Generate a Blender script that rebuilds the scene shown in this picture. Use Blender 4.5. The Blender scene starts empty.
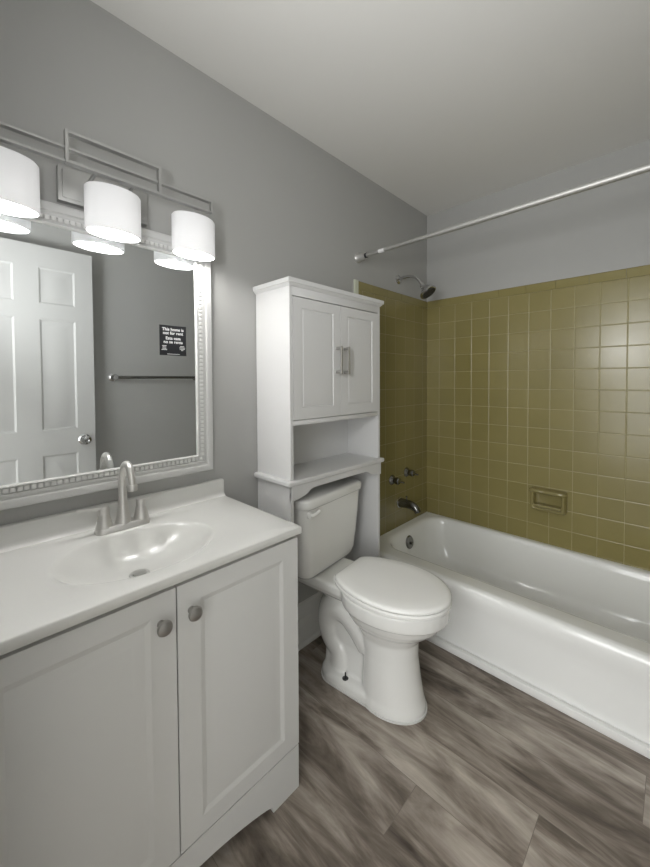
import bpy, bmesh, math, random
from mathutils import Vector, Matrix, Quaternion
random.seed(7)
PI = math.pi
SC = bpy.context.scene
COL = SC.collection

# ------------------------------------------------------------------ camera, world, light, exposure
CX, CH, YAW, PITCH, ROLL, FPX, SY = 1.29923, 1.27468, 44.0076, 1.51928, -0.28645, 368.077, -43.410
def make_camera():
    a, t, r = (math.radians(v) for v in (YAW, PITCH, ROLL))
    F = Vector((-math.sin(a), math.cos(a), 0)); R = Vector((math.cos(a), math.sin(a), 0)); U = Vector((0, 0, 1))
    F2 = F*math.cos(t) - U*math.sin(t); U2 = U*math.cos(t) + F*math.sin(t)
    R3 = R*math.cos(r) + U2*math.sin(r); U3 = U2*math.cos(r) - R*math.sin(r)
    cd = bpy.data.cameras.new('camera'); cd.sensor_fit = 'AUTO'; cd.sensor_width = 36.0
    cd.lens = FPX*36.0/867.0
    cd.shift_x = 0.0; cd.shift_y = SY/867.0
    cd.clip_start = 0.01; cd.clip_end = 50
    c = bpy.data.objects.new('camera', cd); COL.objects.link(c)
    m = Matrix((R3, U3, -F2)).transposed().to_4x4(); m.translation = Vector((CX, 0, CH))
    c.matrix_world = m
    SC.camera = c
make_camera()

W = bpy.data.worlds.new('world'); SC.world = W; W.use_nodes = True
W.node_tree.nodes['Background'].inputs[0].default_value = (0.9, 0.95, 1.0, 1)
W.node_tree.nodes['Background'].inputs[1].default_value = 0.3

BULB_POWER = 2.75          # each of the three vanity bulbs, watts
SHADE_PASS = 0.036         # light let through the frosted glass
SHADE_CLEAR = 0.03          # share of light going straight through each face of the glass
SHADE_GLOW = 0.12         # frosted glass glow
HALL_POWER = 55.0         # added fill light in the hall behind the doorway
BOUNCE_FILL_POWER = 9.0          # added fill light turned up to the ceiling
SC.view_settings.view_transform = 'Standard'
SC.view_settings.look = 'None'
SC.view_settings.gamma = 1.0
SC.view_settings.use_curve_mapping = False
SC.view_settings.exposure = 0.23

# unseen fill light added in the hall, opposite the open doorway
hl = bpy.data.lights.new('added_hall_fill', 'AREA'); hl.shape = 'RECTANGLE'; hl.size = 1.9; hl.size_y = 2.0
hl.energy = HALL_POWER; hl.color = (0.975, 0.99, 1.0)
hlo = bpy.data.objects.new('added_hall_fill', hl); COL.objects.link(hlo)
hlo.location = (1.05, -1.45, 1.32); hlo.rotation_euler = (PI/2, 0, 0)

# unseen fill light added in the doorway, turned up to bounce off the ceiling
fl = bpy.data.lights.new('added_bounce_fill', 'AREA'); fl.shape = 'DISK'; fl.size = 0.30
fl.energy = BOUNCE_FILL_POWER; fl.color = (0.985, 0.992, 1.0)
flo = bpy.data.objects.new('added_bounce_fill', fl); COL.objects.link(flo)
flo.location = (0.86, -0.07, 1.58); flo.rotation_euler = Vector((0.0, 0.74, 0.76)).to_track_quat('-Z', 'Y').to_euler()

# ------------------------------------------------------------------ main measures (metres)
H = 2.4253; YB = 2.3844; YR = -0.025; XR = 1.52
TILE = 0.1117; X1 = 0.10056; Z1 = 1.7756; YJ = 2.3133; ZT = 1.8259
YT = 1.6135; YTL = 1.587
XC, YC, ZC, CT = 0.4688, 0.7529, 0.8288, 0.0233

# ------------------------------------------------------------------ materials
def mat(name, col, rough=0.5, metal=0.0, spec=0.5, bump=0.0, bscale=60.0, var=0.0, vscale=3.0, coat=0.0):
    m = bpy.data.materials.new(name); m.use_nodes = True
    nt = m.node_tree; b = nt.nodes['Principled BSDF']
    b.inputs['Base Color'].default_value = (*col, 1); b.inputs['Roughness'].default_value = rough
    b.inputs['Metallic'].default_value = metal; b.inputs['Specular IOR Level'].default_value = spec
    b.inputs['Coat Weight'].default_value = coat
    tc = nt.nodes.new('ShaderNodeTexCoord')
    if var > 0:
        n = nt.nodes.new('ShaderNodeTexNoise'); n.inputs['Scale'].default_value = vscale; n.inputs['Detail'].default_value = 3
        nt.links.new(tc.outputs['Object'], n.inputs['Vector'])
        mx = nt.nodes.new('ShaderNodeMix'); mx.data_type = 'RGBA'
        mx.inputs[6].default_value = (*[c*(1-var) for c in col], 1); mx.inputs[7].default_value = (*[min(1, c*(1+var)) for c in col], 1)
        nt.links.new(n.outputs['Fac'], mx.inputs[0]); nt.links.new(mx.outputs[2], b.inputs['Base Color'])
    if bump > 0:
        n2 = nt.nodes.new('ShaderNodeTexNoise'); n2.inputs['Scale'].default_value = bscale; n2.inputs['Detail'].default_value = 2
        nt.links.new(tc.outputs['Object'], n2.inputs['Vector'])
        bp = nt.nodes.new('ShaderNodeBump'); bp.inputs['Strength'].default_value = bump; bp.inputs['Distance'].default_value = 0.002
        nt.links.new(n2.outputs['Fac'], bp.inputs['Height']); nt.links.new(bp.outputs['Normal'], b.inputs['Normal'])
    return m

M = {}
M['wall'] = mat('grey_wall_paint', (0.415, 0.415, 0.402), 0.65, bump=0.08, bscale=180, var=0.02)
M['ceiling'] = mat('white_ceiling_paint', (0.76, 0.752, 0.725), 0.8, bump=0.05, bscale=150, var=0.01)
M['trim'] = mat('white_trim_paint', (0.74, 0.74, 0.72), 0.4, var=0.01)
M['lacquer'] = mat('white_lacquer', (0.68, 0.68, 0.675), 0.38, var=0.01)
M['vanity'] = mat('vanity_white_foil', (0.66, 0.66, 0.645), 0.45, bump=0.05, bscale=400, var=0.01)
M['marble'] = mat('cultured_marble', (0.70, 0.70, 0.675), 0.18, var=0.015, vscale=5)
M['ceramic'] = mat('white_ceramic', (0.86, 0.86, 0.835), 0.12, var=0.006, coat=0.3)
M['seat'] = mat('white_seat_plastic', (0.93, 0.93, 0.905), 0.22, var=0.005)
M['tub'] = mat('tub_enamel', (0.89, 0.895, 0.875), 0.14, var=0.01, coat=0.3)
M['nickel'] = mat('brushed_nickel', (0.66, 0.65, 0.63), 0.36, 0.75, var=0.04, vscale=40)
M['nickel_paint'] = mat('satin_nickel_light', (0.47, 0.47, 0.46), 0.40, 0.75, var=0.03, vscale=40)
M['chrome'] = mat('chrome', (0.60, 0.60, 0.60), 0.12, 1.0, var=0.02, vscale=20)
M['dark_chrome'] = mat('tarnished_chrome', (0.25, 0.25, 0.24), 0.25, 1.0, var=0.08, vscale=30)
M['rod'] = mat('satin_rod_metal', (0.46, 0.455, 0.435), 0.5, 0.7, var=0.03, vscale=20)
M['rubber'] = mat('black_rubber', (0.03, 0.03, 0.03), 0.5, var=0.05)
M['black'] = mat('black_vinyl', (0.008, 0.009, 0.012), 0.6, var=0.05)
M['white_ink'] = mat('white_print', (0.85, 0.85, 0.85), 0.5, var=0.01)
M['door'] = mat('door_white_paint', (0.54, 0.54, 0.53), 0.5, var=0.01)
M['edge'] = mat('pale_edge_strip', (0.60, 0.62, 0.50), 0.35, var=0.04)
M['strip'] = mat('bright_white_strip', (0.88, 0.88, 0.86), 0.4, var=0.01)
M['mirror'] = mat('mirror_silver', (0.80, 0.82, 0.82), 0.0, 1.0, var=0.002)
M['soap'] = mat('olive_ceramic', (0.26, 0.222, 0.088), 0.12, var=0.04, coat=0.4)
M['frame'] = mat('mirror_frame_white', (0.61, 0.61, 0.60), 0.4, var=0.02)
M['bead'] = mat('silver_bead_trim', (0.74, 0.74, 0.725), 0.3, 0.1, var=0.05, vscale=60)
M['drain'] = mat('drain_metal', (0.55, 0.55, 0.53), 0.3, 0.9, var=0.05)
M['pull'] = mat('dark_nickel_pull', (0.40, 0.39, 0.37), 0.35, 0.9, var=0.04, vscale=40)
M['void'] = mat('dark_gap', (0.02, 0.02, 0.02), 0.9, var=0.05)

def tile_material(name, u_axis, u0, v0):
    m = bpy.data.materials.new(name); m.use_nodes = True; nt = m.node_tree; L = nt.links
    b = nt.nodes['Principled BSDF']
    tc = nt.nodes.new('ShaderNodeNewGeometry')
    sp = nt.nodes.new('ShaderNodeSeparateXYZ'); L.new(tc.outputs['Position'], sp.inputs[0])
    def sub(o, v):
        n = nt.nodes.new('ShaderNodeMath'); n.operation = 'SUBTRACT'; L.new(o, n.inputs[0]); n.inputs[1].default_value = v; return n.outputs[0]
    cb = nt.nodes.new('ShaderNodeCombineXYZ')
    L.new(sub(sp.outputs[u_axis], u0), cb.inputs[0]); L.new(sub(sp.outputs['Z'], v0), cb.inputs[1])
    def brick(ms, smooth):
        br = nt.nodes.new('ShaderNodeTexBrick'); br.offset = 0.0; br.squash = 1.0
        L.new(cb.outputs[0], br.inputs['Vector'])
        br.inputs['Scale'].default_value = 1.0; br.inputs['Brick Width'].default_value = TILE; br.inputs['Row Height'].default_value = TILE
        br.inputs['Mortar Size'].default_value = ms; br.inputs['Mortar Smooth'].default_value = smooth; br.inputs['Bias'].default_value = 0
        return br
    br = brick(0.0013, 0.2)
    br.inputs['Color1'].default_value = (0.255, 0.218, 0.082, 1); br.inputs['Color2'].default_value = (0.275, 0.235, 0.092, 1)
    br.inputs['Mortar'].default_value = (0.40, 0.36, 0.20, 1)
    n = nt.nodes.new('ShaderNodeTexNoise'); n.inputs['Scale'].default_value = 7; n.inputs['Detail'].default_value = 4
    L.new(tc.outputs['Position'], n.inputs['Vector'])
    mx = nt.nodes.new('ShaderNodeMix'); mx.data_type = 'RGBA'; mx.blend_type = 'MULTIPLY'; mx.inputs[0].default_value = 0.35
    cr = nt.nodes.new('ShaderNodeValToRGB'); cr.color_ramp.elements[0].color = (0.75, 0.75, 0.72, 1); cr.color_ramp.elements[1].color = (1.1, 1.1, 1.1, 1)
    L.new(n.outputs['Fac'], cr.inputs[0])
    L.new(br.outputs['Color'], mx.inputs[6]); L.new(cr.outputs[0], mx.inputs[7]); L.new(mx.outputs[2], b.inputs['Base Color'])
    b2 = brick(0.0035, 1.0)
    inv = nt.nodes.new('ShaderNodeMath'); inv.operation = 'SUBTRACT'; inv.inputs[0].default_value = 1.0; L.new(b2.outputs['Fac'], inv.inputs[1])
    n2 = nt.nodes.new('ShaderNodeTexNoise'); n2.inputs['Scale'].default_value = 12; L.new(tc.outputs['Position'], n2.inputs['Vector'])
    ad = nt.nodes.new('ShaderNodeMath'); ad.operation = 'MULTIPLY_ADD'; L.new(n2.outputs['Fac'], ad.inputs[0]); ad.inputs[1].default_value = 0.5; L.new(inv.outputs[0], ad.inputs[2])
    bp = nt.nodes.new('ShaderNodeBump'); bp.inputs['Strength'].default_value = 0.55; bp.inputs['Distance'].default_value = 0.0016
    L.new(ad.outputs[0], bp.inputs['Height']); L.new(bp.outputs['Normal'], b.inputs['Normal'])
    b.inputs['Roughness'].default_value = 0.25; b.inputs['Specular IOR Level'].default_value = 0.5
    return m
M['tile_back'] = tile_material('olive_tile_back', 'X', X1 - 10*TILE, Z1 - 20*TILE)
M['tile_side'] = tile_material('olive_tile_side', 'Y', YJ - 20*TILE, Z1 - 20*TILE)
M['tile_cap'] = mat('olive_tile_cap', (0.262, 0.225, 0.085), 0.18, var=0.06, vscale=8)

def floor_material():
    m = bpy.data.materials.new('grey_brown_vinyl_plank'); m.use_nodes = True; nt = m.node_tree; L = nt.links
    b = nt.nodes['Principled BSDF']
    g = nt.nodes.new('ShaderNodeNewGeometry')
    mp = nt.nodes.new('ShaderNodeMapping'); mp.inputs['Location'].default_value = (-0.72 + 12.0, -0.827 + 0.178*20, 0)
    L.new(g.outputs['Position'], mp.inputs['Vector'])
    # every row of planks starts at its own place: rows 20 and 21 as seen by the toilet, the others at random
    spx = nt.nodes.new('ShaderNodeSeparateXYZ'); L.new(mp.outputs[0], spx.inputs[0])
    def math_(op, a_, b_=None, c_=None):
        n = nt.nodes.new('ShaderNodeMath'); n.operation = op
        for k_, v_ in enumerate((a_, b_, c_)):
            if v_ is None: continue
            if isinstance(v_, (int, float)): n.inputs[k_].default_value = v_
            else: L.new(v_, n.inputs[k_])
        return n.outputs[0]
    row = math_('FLOOR', math_('DIVIDE', spx.outputs['Y'], 0.178))
    wn = nt.nodes.new('ShaderNodeTexWhiteNoise'); wn.noise_dimensions = '1D'; L.new(row, wn.inputs['W'])
    is20 = math_('COMPARE', row, 20.0, 0.1); is21 = math_('COMPARE', row, 21.0, 0.1)
    other = math_('SUBTRACT', math_('SUBTRACT', 1.0, is20), is21)
    rnd = math_('MULTIPLY', math_('MULTIPLY_ADD', wn.outputs['Value'], 0.24, 0.46), other)
    shift = math_('MULTIPLY_ADD', is21, 0.30, rnd)
    cbx = nt.nodes.new('ShaderNodeCombineXYZ'); L.new(math_('SUBTRACT', spx.outputs['X'], shift), cbx.inputs[0]); L.new(spx.outputs['Y'], cbx.inputs[1])
    br = nt.nodes.new('ShaderNodeTexBrick'); br.offset = 0.0; br.squash = 1.0
    L.new(cbx.outputs[0], br.inputs['Vector'])
    br.inputs['Scale'].default_value = 1; br.inputs['Brick Width'].default_value = 1.2; br.inputs['Row Height'].default_value = 0.178
    br.inputs['Mortar Size'].default_value = 0.0009; br.inputs['Mortar Smooth'].default_value = 0.3
    br.inputs['Color1'].default_value = (0, 0, 0, 1); br.inputs['Color2'].default_value = (1, 1, 1, 1); br.inputs['Mortar'].default_value = (0.5, 0.5, 0.5, 1)
    # grain, shifted plank by plank
    sh = nt.nodes.new('ShaderNodeVectorMath'); sh.operation = 'MULTIPLY_ADD'
    L.new(br.outputs['Color'], sh.inputs[0]); sh.inputs[1].default_value = (3.7, 5.3, 2.1); L.new(g.outputs['Position'], sh.inputs[2])
    def noise(sx, sy, det, rough, dist):
        q = nt.nodes.new('ShaderNodeMapping'); q.inputs['Scale'].default_value = (sx, sy, 1); L.new(sh.outputs[0], q.inputs['Vector'])
        n = nt.nodes.new('ShaderNodeTexNoise'); n.inputs['Scale'].default_value = 1; n.inputs['Detail'].default_value = det
        n.inputs['Roughness'].default_value = rough; n.inputs['Distortion'].default_value = dist
        L.new(q.outputs[0], n.inputs['Vector']); return n
    big = noise(2.2, 11, 6, 0.62, 0.9); fine = noise(5, 75, 5, 0.65, 0.4); pat = noise(3.2, 8.5, 4, 0.55, 0.4)
    cr = nt.nodes.new('ShaderNodeValToRGB'); e = cr.color_ramp.elements
    e[0].position = 0.30; e[0].color = (0.055, 0.044, 0.035, 1); e[1].position = 0.72; e[1].color = (0.56, 0.505, 0.44, 1)
    x = e.new(0.45); x.color = (0.19, 0.158, 0.130, 1); x = e.new(0.57); x.color = (0.35, 0.305, 0.26, 1)
    def add(a, k, c):
        n = nt.nodes.new('ShaderNodeMath'); n.operation = 'MULTIPLY_ADD'; L.new(a, n.inputs[0]); n.inputs[1].default_value = k
        if isinstance(c, float): n.inputs[2].default_value = c
        else: L.new(c, n.inputs[2])
        return n.outputs[0]
    v = add(big.outputs['Fac'], 0.80, -0.13); v = add(fine.outputs['Fac'], 0.13, v); v = add(pat.outputs['Fac'], 0.50, v)
    tone = nt.nodes.new('ShaderNodeRGBToBW'); L.new(br.outputs['Color'], tone.inputs[0])
    v = add(tone.outputs[0], 0.10, v); v = add(v, 1.0, -0.128)
    L.new(v, cr.inputs[0])
    dk = nt.nodes.new('ShaderNodeMix'); dk.data_type = 'RGBA'; L.new(br.outputs['Fac'], dk.inputs[0])
    L.new(cr.outputs[0], dk.inputs[6]); dk.inputs[7].default_value = (0.20, 0.17, 0.145, 1)
    L.new(dk.outputs[2], b.inputs['Base Color'])
    b.inputs['Roughness'].default_value = 0.45; b.inputs['Specular IOR Level'].default_value = 0.3
    bp = nt.nodes.new('ShaderNodeBump'); bp.inputs['Strength'].default_value = 0.15; bp.inputs['Distance'].default_value = 0.001
    L.new(fine.outputs['Fac'], bp.inputs['Height']); L.new(bp.outputs['Normal'], b.inputs['Normal'])
    return m
M['floor'] = floor_material()

def shade_material():
    m = bpy.data.materials.new('frosted_white_glass'); m.use_nodes = True; nt = m.node_tree; L = nt.links
    for n in list(nt.nodes): nt.nodes.remove(n)
    out = nt.nodes.new('ShaderNodeOutputMaterial')
    df = nt.nodes.new('ShaderNodeBsdfDiffuse'); df.inputs[0].default_value = (0.74, 0.74, 0.75, 1)
    tl = nt.nodes.new('ShaderNodeBsdfTranslucent'); tl.inputs[0].default_value = (SHADE_PASS, SHADE_PASS, SHADE_PASS, 1)
    em = nt.nodes.new('ShaderNodeEmission'); em.inputs[0].default_value = (1.0, 1.0, 1.0, 1); em.inputs[1].default_value = SHADE_GLOW
    ad = nt.nodes.new('ShaderNodeAddShader'); L.new(tl.outputs[0], ad.inputs[0]); L.new(em.outputs[0], ad.inputs[1])
    a2 = nt.nodes.new('ShaderNodeAddShader'); L.new(ad.outputs[0], a2.inputs[0]); L.new(df.outputs[0], a2.inputs[1])
    tp = nt.nodes.new('ShaderNodeBsdfTransparent'); mx = nt.nodes.new('ShaderNodeMixShader'); mx.inputs[0].default_value = SHADE_CLEAR
    L.new(a2.outputs[0], mx.inputs[1]); L.new(tp.outputs[0], mx.inputs[2]); L.new(mx.outputs[0], out.inputs[0])
    return m
M['shade'] = shade_material()
def emit(name, col, s):
    m = bpy.data.materials.new(name); m.use_nodes = True; nt = m.node_tree
    b = nt.nodes['Principled BSDF']; b.inputs['Emission Color'].default_value = (*col, 1); b.inputs['Emission Strength'].default_value = s
    b.inputs['Base Color'].default_value = (0.9, 0.9, 0.9, 1); return m
M['bulb'] = emit('lit_bulb_glass', (1, 0.99, 0.97), 4.0)

# ------------------------------------------------------------------ mesh helpers
def merge(bm, tmp):
    me = bpy.data.meshes.new('tmp'); tmp.to_mesh(me); tmp.free(); bm.from_mesh(me); bpy.data.meshes.remove(me)

def box(bm, lo, hi, bev=0.0, seg=2):
    t = bmesh.new(); bmesh.ops.create_cube(t, size=1)
    lo, hi = Vector(lo), Vector(hi); c = (lo+hi)/2; s = hi-lo
    for v in t.verts: v.co = Vector((v.co.x*s.x, v.co.y*s.y, v.co.z*s.z)) + c
    if bev > 0: bmesh.ops.bevel(t, geom=t.edges[:], offset=min(bev, min(s)*0.45), segments=seg, affect='EDGES', profile=0.5)
    merge(bm, t); return bm

def frame_for(d):
    d = Vector(d).normalized(); a = Vector((0, 0, 1)) if abs(d.z) < 0.9 else Vector((1, 0, 0))
    u = a.cross(d).normalized(); return u, d.cross(u).normalized(), d

def loft(bm, secs, cap=True, closed=True):
    t = bmesh.new(); rows = [[t.verts.new(p) for p in s] for s in secs]; n = len(secs[0])
    for a, b in zip(rows, rows[1:]):
        for i in range(n if closed else n-1):
            j = (i+1) % n
            t.faces.new((a[i], a[j], b[j], b[i]))
    if cap:
        t.faces.new(rows[0][::-1]); t.faces.new(rows[-1])
    bmesh.ops.remove_doubles(t, verts=t.verts, dist=1e-6)
    bmesh.ops.recalc_face_normals(t, faces=t.faces)
    merge(bm, t); return bm

def lathe(bm, prof, origin, axis=(0, 0, 1), seg=32, sx=1.0, sy=1.0, cap=True):
    u, w, d = frame_for(axis); o = Vector(origin)
    secs = []
    for r, h in prof:
        r = max(r, 1e-5)
        secs.append([o + d*h + u*(r*sx*math.cos(2*PI*i/seg)) + w*(r*sy*math.sin(2*PI*i/seg)) for i in range(seg)])
    return loft(bm, secs, cap)

def smooth_path(pts, k=8):
    pts = [Vector(p) for p in pts]; P = [pts[0]*2-pts[1]] + pts + [pts[-1]*2-pts[-2]]; out = []
    for i in range(1, len(P)-2):
        for j in range(k):
            t = j/k; a, b, c, d = P[i-1:i+3]
            out.append(0.5*((2*b)+(c-a)*t+(2*a-5*b+4*c-d)*t*t+(3*b-a-3*c+d)*t**3))
    out.append(pts[-1]); return out

def tube(bm, pts, rad, seg=16, smooth=0, squash=None):
    if smooth:
        n0 = len(pts); pts2 = smooth_path(pts, smooth)
        if not isinstance(rad, (int, float)):
            rr = []
            for i in range(len(pts2)):
                f = i/smooth; a = min(int(f), n0-2); rr.append(rad[a]+(rad[a+1]-rad[a])*(f-a))
            rad = rr
        pts = pts2
    pts = [Vector(p) for p in pts]; n = len(pts)
    if isinstance(rad, (int, float)): rad = [rad]*n
    tang = [(pts[min(i+1, n-1)]-pts[max(i-1, 0)]).normalized() for i in range(n)]
    u, w, _ = frame_for(tang[0]); secs = []
    for i in range(n):
        if i: q = tang[i-1].rotation_difference(tang[i]); u = q @ u
        w = tang[i].cross(u).normalized()
        secs.append([pts[i] + (u*math.cos(2*PI*k/seg) + w*math.sin(2*PI*k/seg))*rad[i] for k in range(seg)])
    return loft(bm, secs)

def prism(bm, outline, f, d0, d1, bev=0.0):
    t = bmesh.new()
    a = [t.verts.new(f(p[0], p[1], d0)) for p in outline]; b = [t.verts.new(f(p[0], p[1], d1)) for p in outline]
    n = len(outline); t.faces.new(a[::-1]); t.faces.new(b)
    for i in range(n): t.faces.new((a[i], a[(i+1) % n], b[(i+1) % n], b[i]))
    bmesh.ops.recalc_face_normals(t, faces=t.faces)
    if bev: bmesh.ops.bevel(t, geom=[e for e in t.edges if e.calc_face_angle(0) > 0.6], offset=bev, segments=2, affect='EDGES')
    merge(bm, t); return bm

def rrect(cx, cy, hx, hy, r, k=8):
    pts = []; r = min(r, hx-1e-4, hy-1e-4)
    for q, (sx, sy) in enumerate(((1, 1), (-1, 1), (-1, -1), (1, -1))):
        for i in range(k):
            a = PI/2*q + PI/2*i/(k-1)
            pts.append((cx+sx*(hx-r)+r*math.cos(a), cy+sy*(hy-r)+r*math.sin(a)))
    return pts

def panel_relief(bm, f, u0, u1, v0, v1, d, steps):
    """stepped rectangular rings on a face: steps = [(inset, depth)...], the last ring is filled"""
    t = bmesh.new(); rows = []
    for ins, dep in steps:
        rows.append([t.verts.new(f(*p, d+dep)) for p in ((u0+ins, v0+ins), (u1-ins, v0+ins), (u1-ins, v1-ins), (u0+ins, v1-ins))])
    for a, b in zip(rows, rows[1:]):
        for i in range(4): t.faces.new((a[i], a[(i+1) % 4], b[(i+1) % 4], b[i]))
    t.faces.new(rows[-1])
    merge(bm, t); return bm

def slab_with_panels(bm, f, u0, u1, v0, v1, d0, d1, panels, steps, edge=0.0):
    """a door leaf: slab from d0 (back) to d1 (front face) with relief panels cut in its face"""
    us = sorted({u0, u1, *[p[0] for p in panels], *[p[1] for p in panels]}); vs = sorted({v0, v1, *[p[2] for p in panels], *[p[3] for p in panels]})
    t = bmesh.new()
    def q(pts): t.faces.new([t.verts.new(f(*p)) for p in pts])
    for a, b in zip(us, us[1:]):
        for c, d in zip(vs, vs[1:]):
            m = ((a+b)/2, (c+d)/2)
            if any(p[0] < m[0] < p[1] and p[2] < m[1] < p[3] for p in panels): continue
            q(((a, c, d1), (b, c, d1), (b, d, d1), (a, d, d1)))
    for A, B in (((u0, v0), (u1, v0)), ((u1, v0), (u1, v1)), ((u1, v1), (u0, v1)), ((u0, v1), (u0, v0))):
        q(((*A, d0), (*B, d0), (*B, d1), (*A, d1)))
    q(((u0, v0, d0), (u0, v1, d0), (u1, v1, d0), (u1, v0, d0)))
    for p in panels:
        rows = []
        for ins, dep in steps:
            rows.append([t.verts.new(f(*c, d1+dep)) for c in ((p[0]+ins, p[2]+ins), (p[1]-ins, p[2]+ins), (p[1]-ins, p[3]-ins), (p[0]+ins, p[3]-ins))])
        for a, b in zip(rows, rows[1:]):
            for i in range(4): t.faces.new((a[i], a[(i+1) % 4], b[(i+1) % 4], b[i]))
        t.faces.new(rows[-1])
    bmesh.ops.remove_doubles(t, verts=t.verts, dist=1e-5)
    bmesh.ops.recalc_face_normals(t, faces=t.faces)
    if edge:
        es = [e for e in t.edges if len(e.link_faces) == 2 and e.calc_face_angle(0) > 1.4 and all(
            min(abs(v.co.dot(Vector((1,1,1)))-0), 9) >= 0 for v in e.verts) and e.calc_length() > 0.05 and
            any(True for _ in (0,))]
        es = [e for e in es if all(abs((f_.normal).length-1) < 0.1 for f_ in e.link_faces)]
        bmesh.ops.bevel(t, geom=es, offset=edge, segments=2, affect='EDGES')
    merge(bm, t); return bm

def obj(name, bm, m, parent=None, angle=35, local=False):
    """link a bmesh (world coordinates, or the parent's local ones) as ONE mesh object with its origin at its own base"""
    if not bm.verts: raise ValueError(name)
    lo = Vector([min(v.co[i] for v in bm.verts) for i in range(3)]); hi = Vector([max(v.co[i] for v in bm.verts) for i in range(3)])
    c = Vector(((lo.x+hi.x)/2, (lo.y+hi.y)/2, lo.z))
    for v in bm.verts: v.co -= c
    me = bpy.data.meshes.new(name); bm.to_mesh(me); bm.free()
    if angle:
        for p in me.polygons: p.use_smooth = True
        me.set_sharp_from_angle(angle=math.radians(angle))
    me.materials.append(m)
    o = bpy.data.objects.new(name, me); COL.objects.link(o)
    if parent is None: o.location = c
    else:
        o.parent = parent
        if local: o.location = c
        else: o.location = c - world_loc(parent)
    return o
def world_loc(o):
    v = Vector(o.location)
    return v + world_loc(o.parent) if o.parent else v
def B(): return bmesh.new()
def thing(name, label, cat, loc, group=None, rotz=0.0):
    o = bpy.data.objects.new(name, None); o.empty_display_size = 0.05; COL.objects.link(o)
    o.location = loc; o.rotation_euler = (0, 0, rotz); o['label'] = label; o['category'] = cat
    if group: o['group'] = group
    return o
def tag(o, label, cat, group=None):
    o['label'] = label; o['category'] = cat
    if group: o['group'] = group
    return o
def struct(name, bm, m, label=None, angle=30):
    o = obj(name, bm, m, None, angle); o['kind'] = 'structure'
    if label: o['label'] = label
    return o
FX = lambda u, v, d: Vector((d, u, v))      # face looking along +x : u = y, v = z
FXm = lambda u, v, d: Vector((-d, u, v))    # face looking along -x (d measured as -x)
FY = lambda u, v, d: Vector((u, d, v))

# ------------------------------------------------------------------ room shell
T = 0.10
struct('floor', box(B(), (-T, -1.6, -0.06), (2.2, YB+T, 0.0)), M['floor'], 'grey brown wood-look vinyl plank floor')
struct('ceiling', box(B(), (-T, -1.6, H), (2.2, YB+T, H+0.06)), M['ceiling'], 'flat white painted ceiling')
struct('wall_left', box(B(), (-T, YR-0.11, 0), (0, YB+T, H)), M['wall'], 'grey painted wall behind vanity and toilet')
struct('wall_back', box(B(), (0, YB, 0), (XR, YB+T, H)), M['wall'], 'grey painted wall above the tub tile')
struct('wall_right', box(B(), (XR, YR-0.11, 0), (XR+T, YB+T, H)), M['wall'], 'grey painted wall with the towel bar')
b = B(); DX0, DX1, DH = 0.745, 1.475, 2.085
box(b, (0, YR-0.11, 0), (DX0, YR, H)); box(b, (DX1, YR-0.11, 0), (XR, YR, H)); box(b, (DX0, YR-0.11, DH), (DX1, YR, H))
struct('wall_front', b, M['wall'], 'grey painted wall with the doorway')
b = B(); box(b, (-T, -1.6, 0), (2.2, -1.5, H)); box(b, (-T, -1.5, 0), (0.0, YR-0.11, H)); box(b, (2.1, -1.5, 0), (2.2, YR-0.11, H)); box(b, (XR+T, YR-0.21, 0), (2.1, YR-0.11, H))
struct('wall_hall', b, M['ceiling'], 'white walls of the hall outside the doorway')
# door casing
b = B()
for x0, x1 in ((DX0-0.055, DX0), (DX1, DX1+0.04)): box(b, (x0, YR, 0), (x1, YR+0.012, DH+0.055), 0.003)
box(b, (DX0, YR, DH), (DX1, YR+0.012, DH+0.055), 0.003)
struct('trim_1', b, M['trim'], 'white casing around the doorway')

# tile surround: field tiles, bullnose caps
def bull(bm, f, u0, u1, v0, v1, d, r=0.007, side=None):
    box(bm, (0, 0, 0), (1, 1, 1)) if False else None
TT = 0.008
b = B(); box(b, (TT, YB-TT, 0.30), (XR-TT, YB, Z1))
o = struct('trim_2', b, M['tile_back'], 'olive square tile field on the back tub wall')
b = B(); box(b, (0, YTL+0.05, 0.0), (TT, YB, Z1))
struct('trim_3', b, M['tile_side'], 'olive square tile field on the shower wall')
b = B(); box(b, (XR-TT, YTL+0.05, 0.0), (XR, YB, Z1))
struct('trim_4', b, M['tile_side'], 'olive square tile field on the right tub wall')
b = B(); g = 0.0012; CW = 0.1524
x = 0.03
xs = [TT, 0.03]
while x < XR-TT-0.02: x += CW; xs.append(min(x, XR-TT))
def cap_prof(v0, v1, r=0.006):
    """bullnose profile: (height, stand-off) pairs, rounded at the free edge v1"""
    sg = 1 if v1 > v0 else -1
    return [(v0, 0.0), (v0, TT)] + [(v1-sg*(r-r*math.sin(q*PI/12)), TT-r+r*math.cos(q*PI/12)) for q in range(7)] + [(v1, 0.0)]
for a, c in zip(xs, xs[1:]): loft(b, [[Vector((x_, YB-d_, z_)) for z_, d_ in cap_prof(Z1+g, ZT)] for x_ in (a+g/2, c-g/2)])
struct('trim_5', b, M['tile_cap'], 'olive bullnose cap tiles along the back wall')
b = B(); y = YTL
ys = [YTL]
while y < YB-TT-0.02: y += CW; ys.append(min(y, YB-TT))
for a, c in zip(ys, ys[1:]): loft(b, [[Vector((d_, y_, z_)) for z_, d_ in cap_prof(Z1+g, ZT)] for y_ in (a+g/2, c-g/2)])
z = Z1
while z > 0.03:
    z0 = max(0.0, z-CW); loft(b, [[Vector((d_, y_, z_)) for y_, d_ in cap_prof(YTL+0.05-g, YTL)] for z_ in (z0+g/2, z-g/2)]); z = z0
struct('trim_6', b, M['tile_cap'], 'olive bullnose edge tiles on the shower wall')
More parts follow.
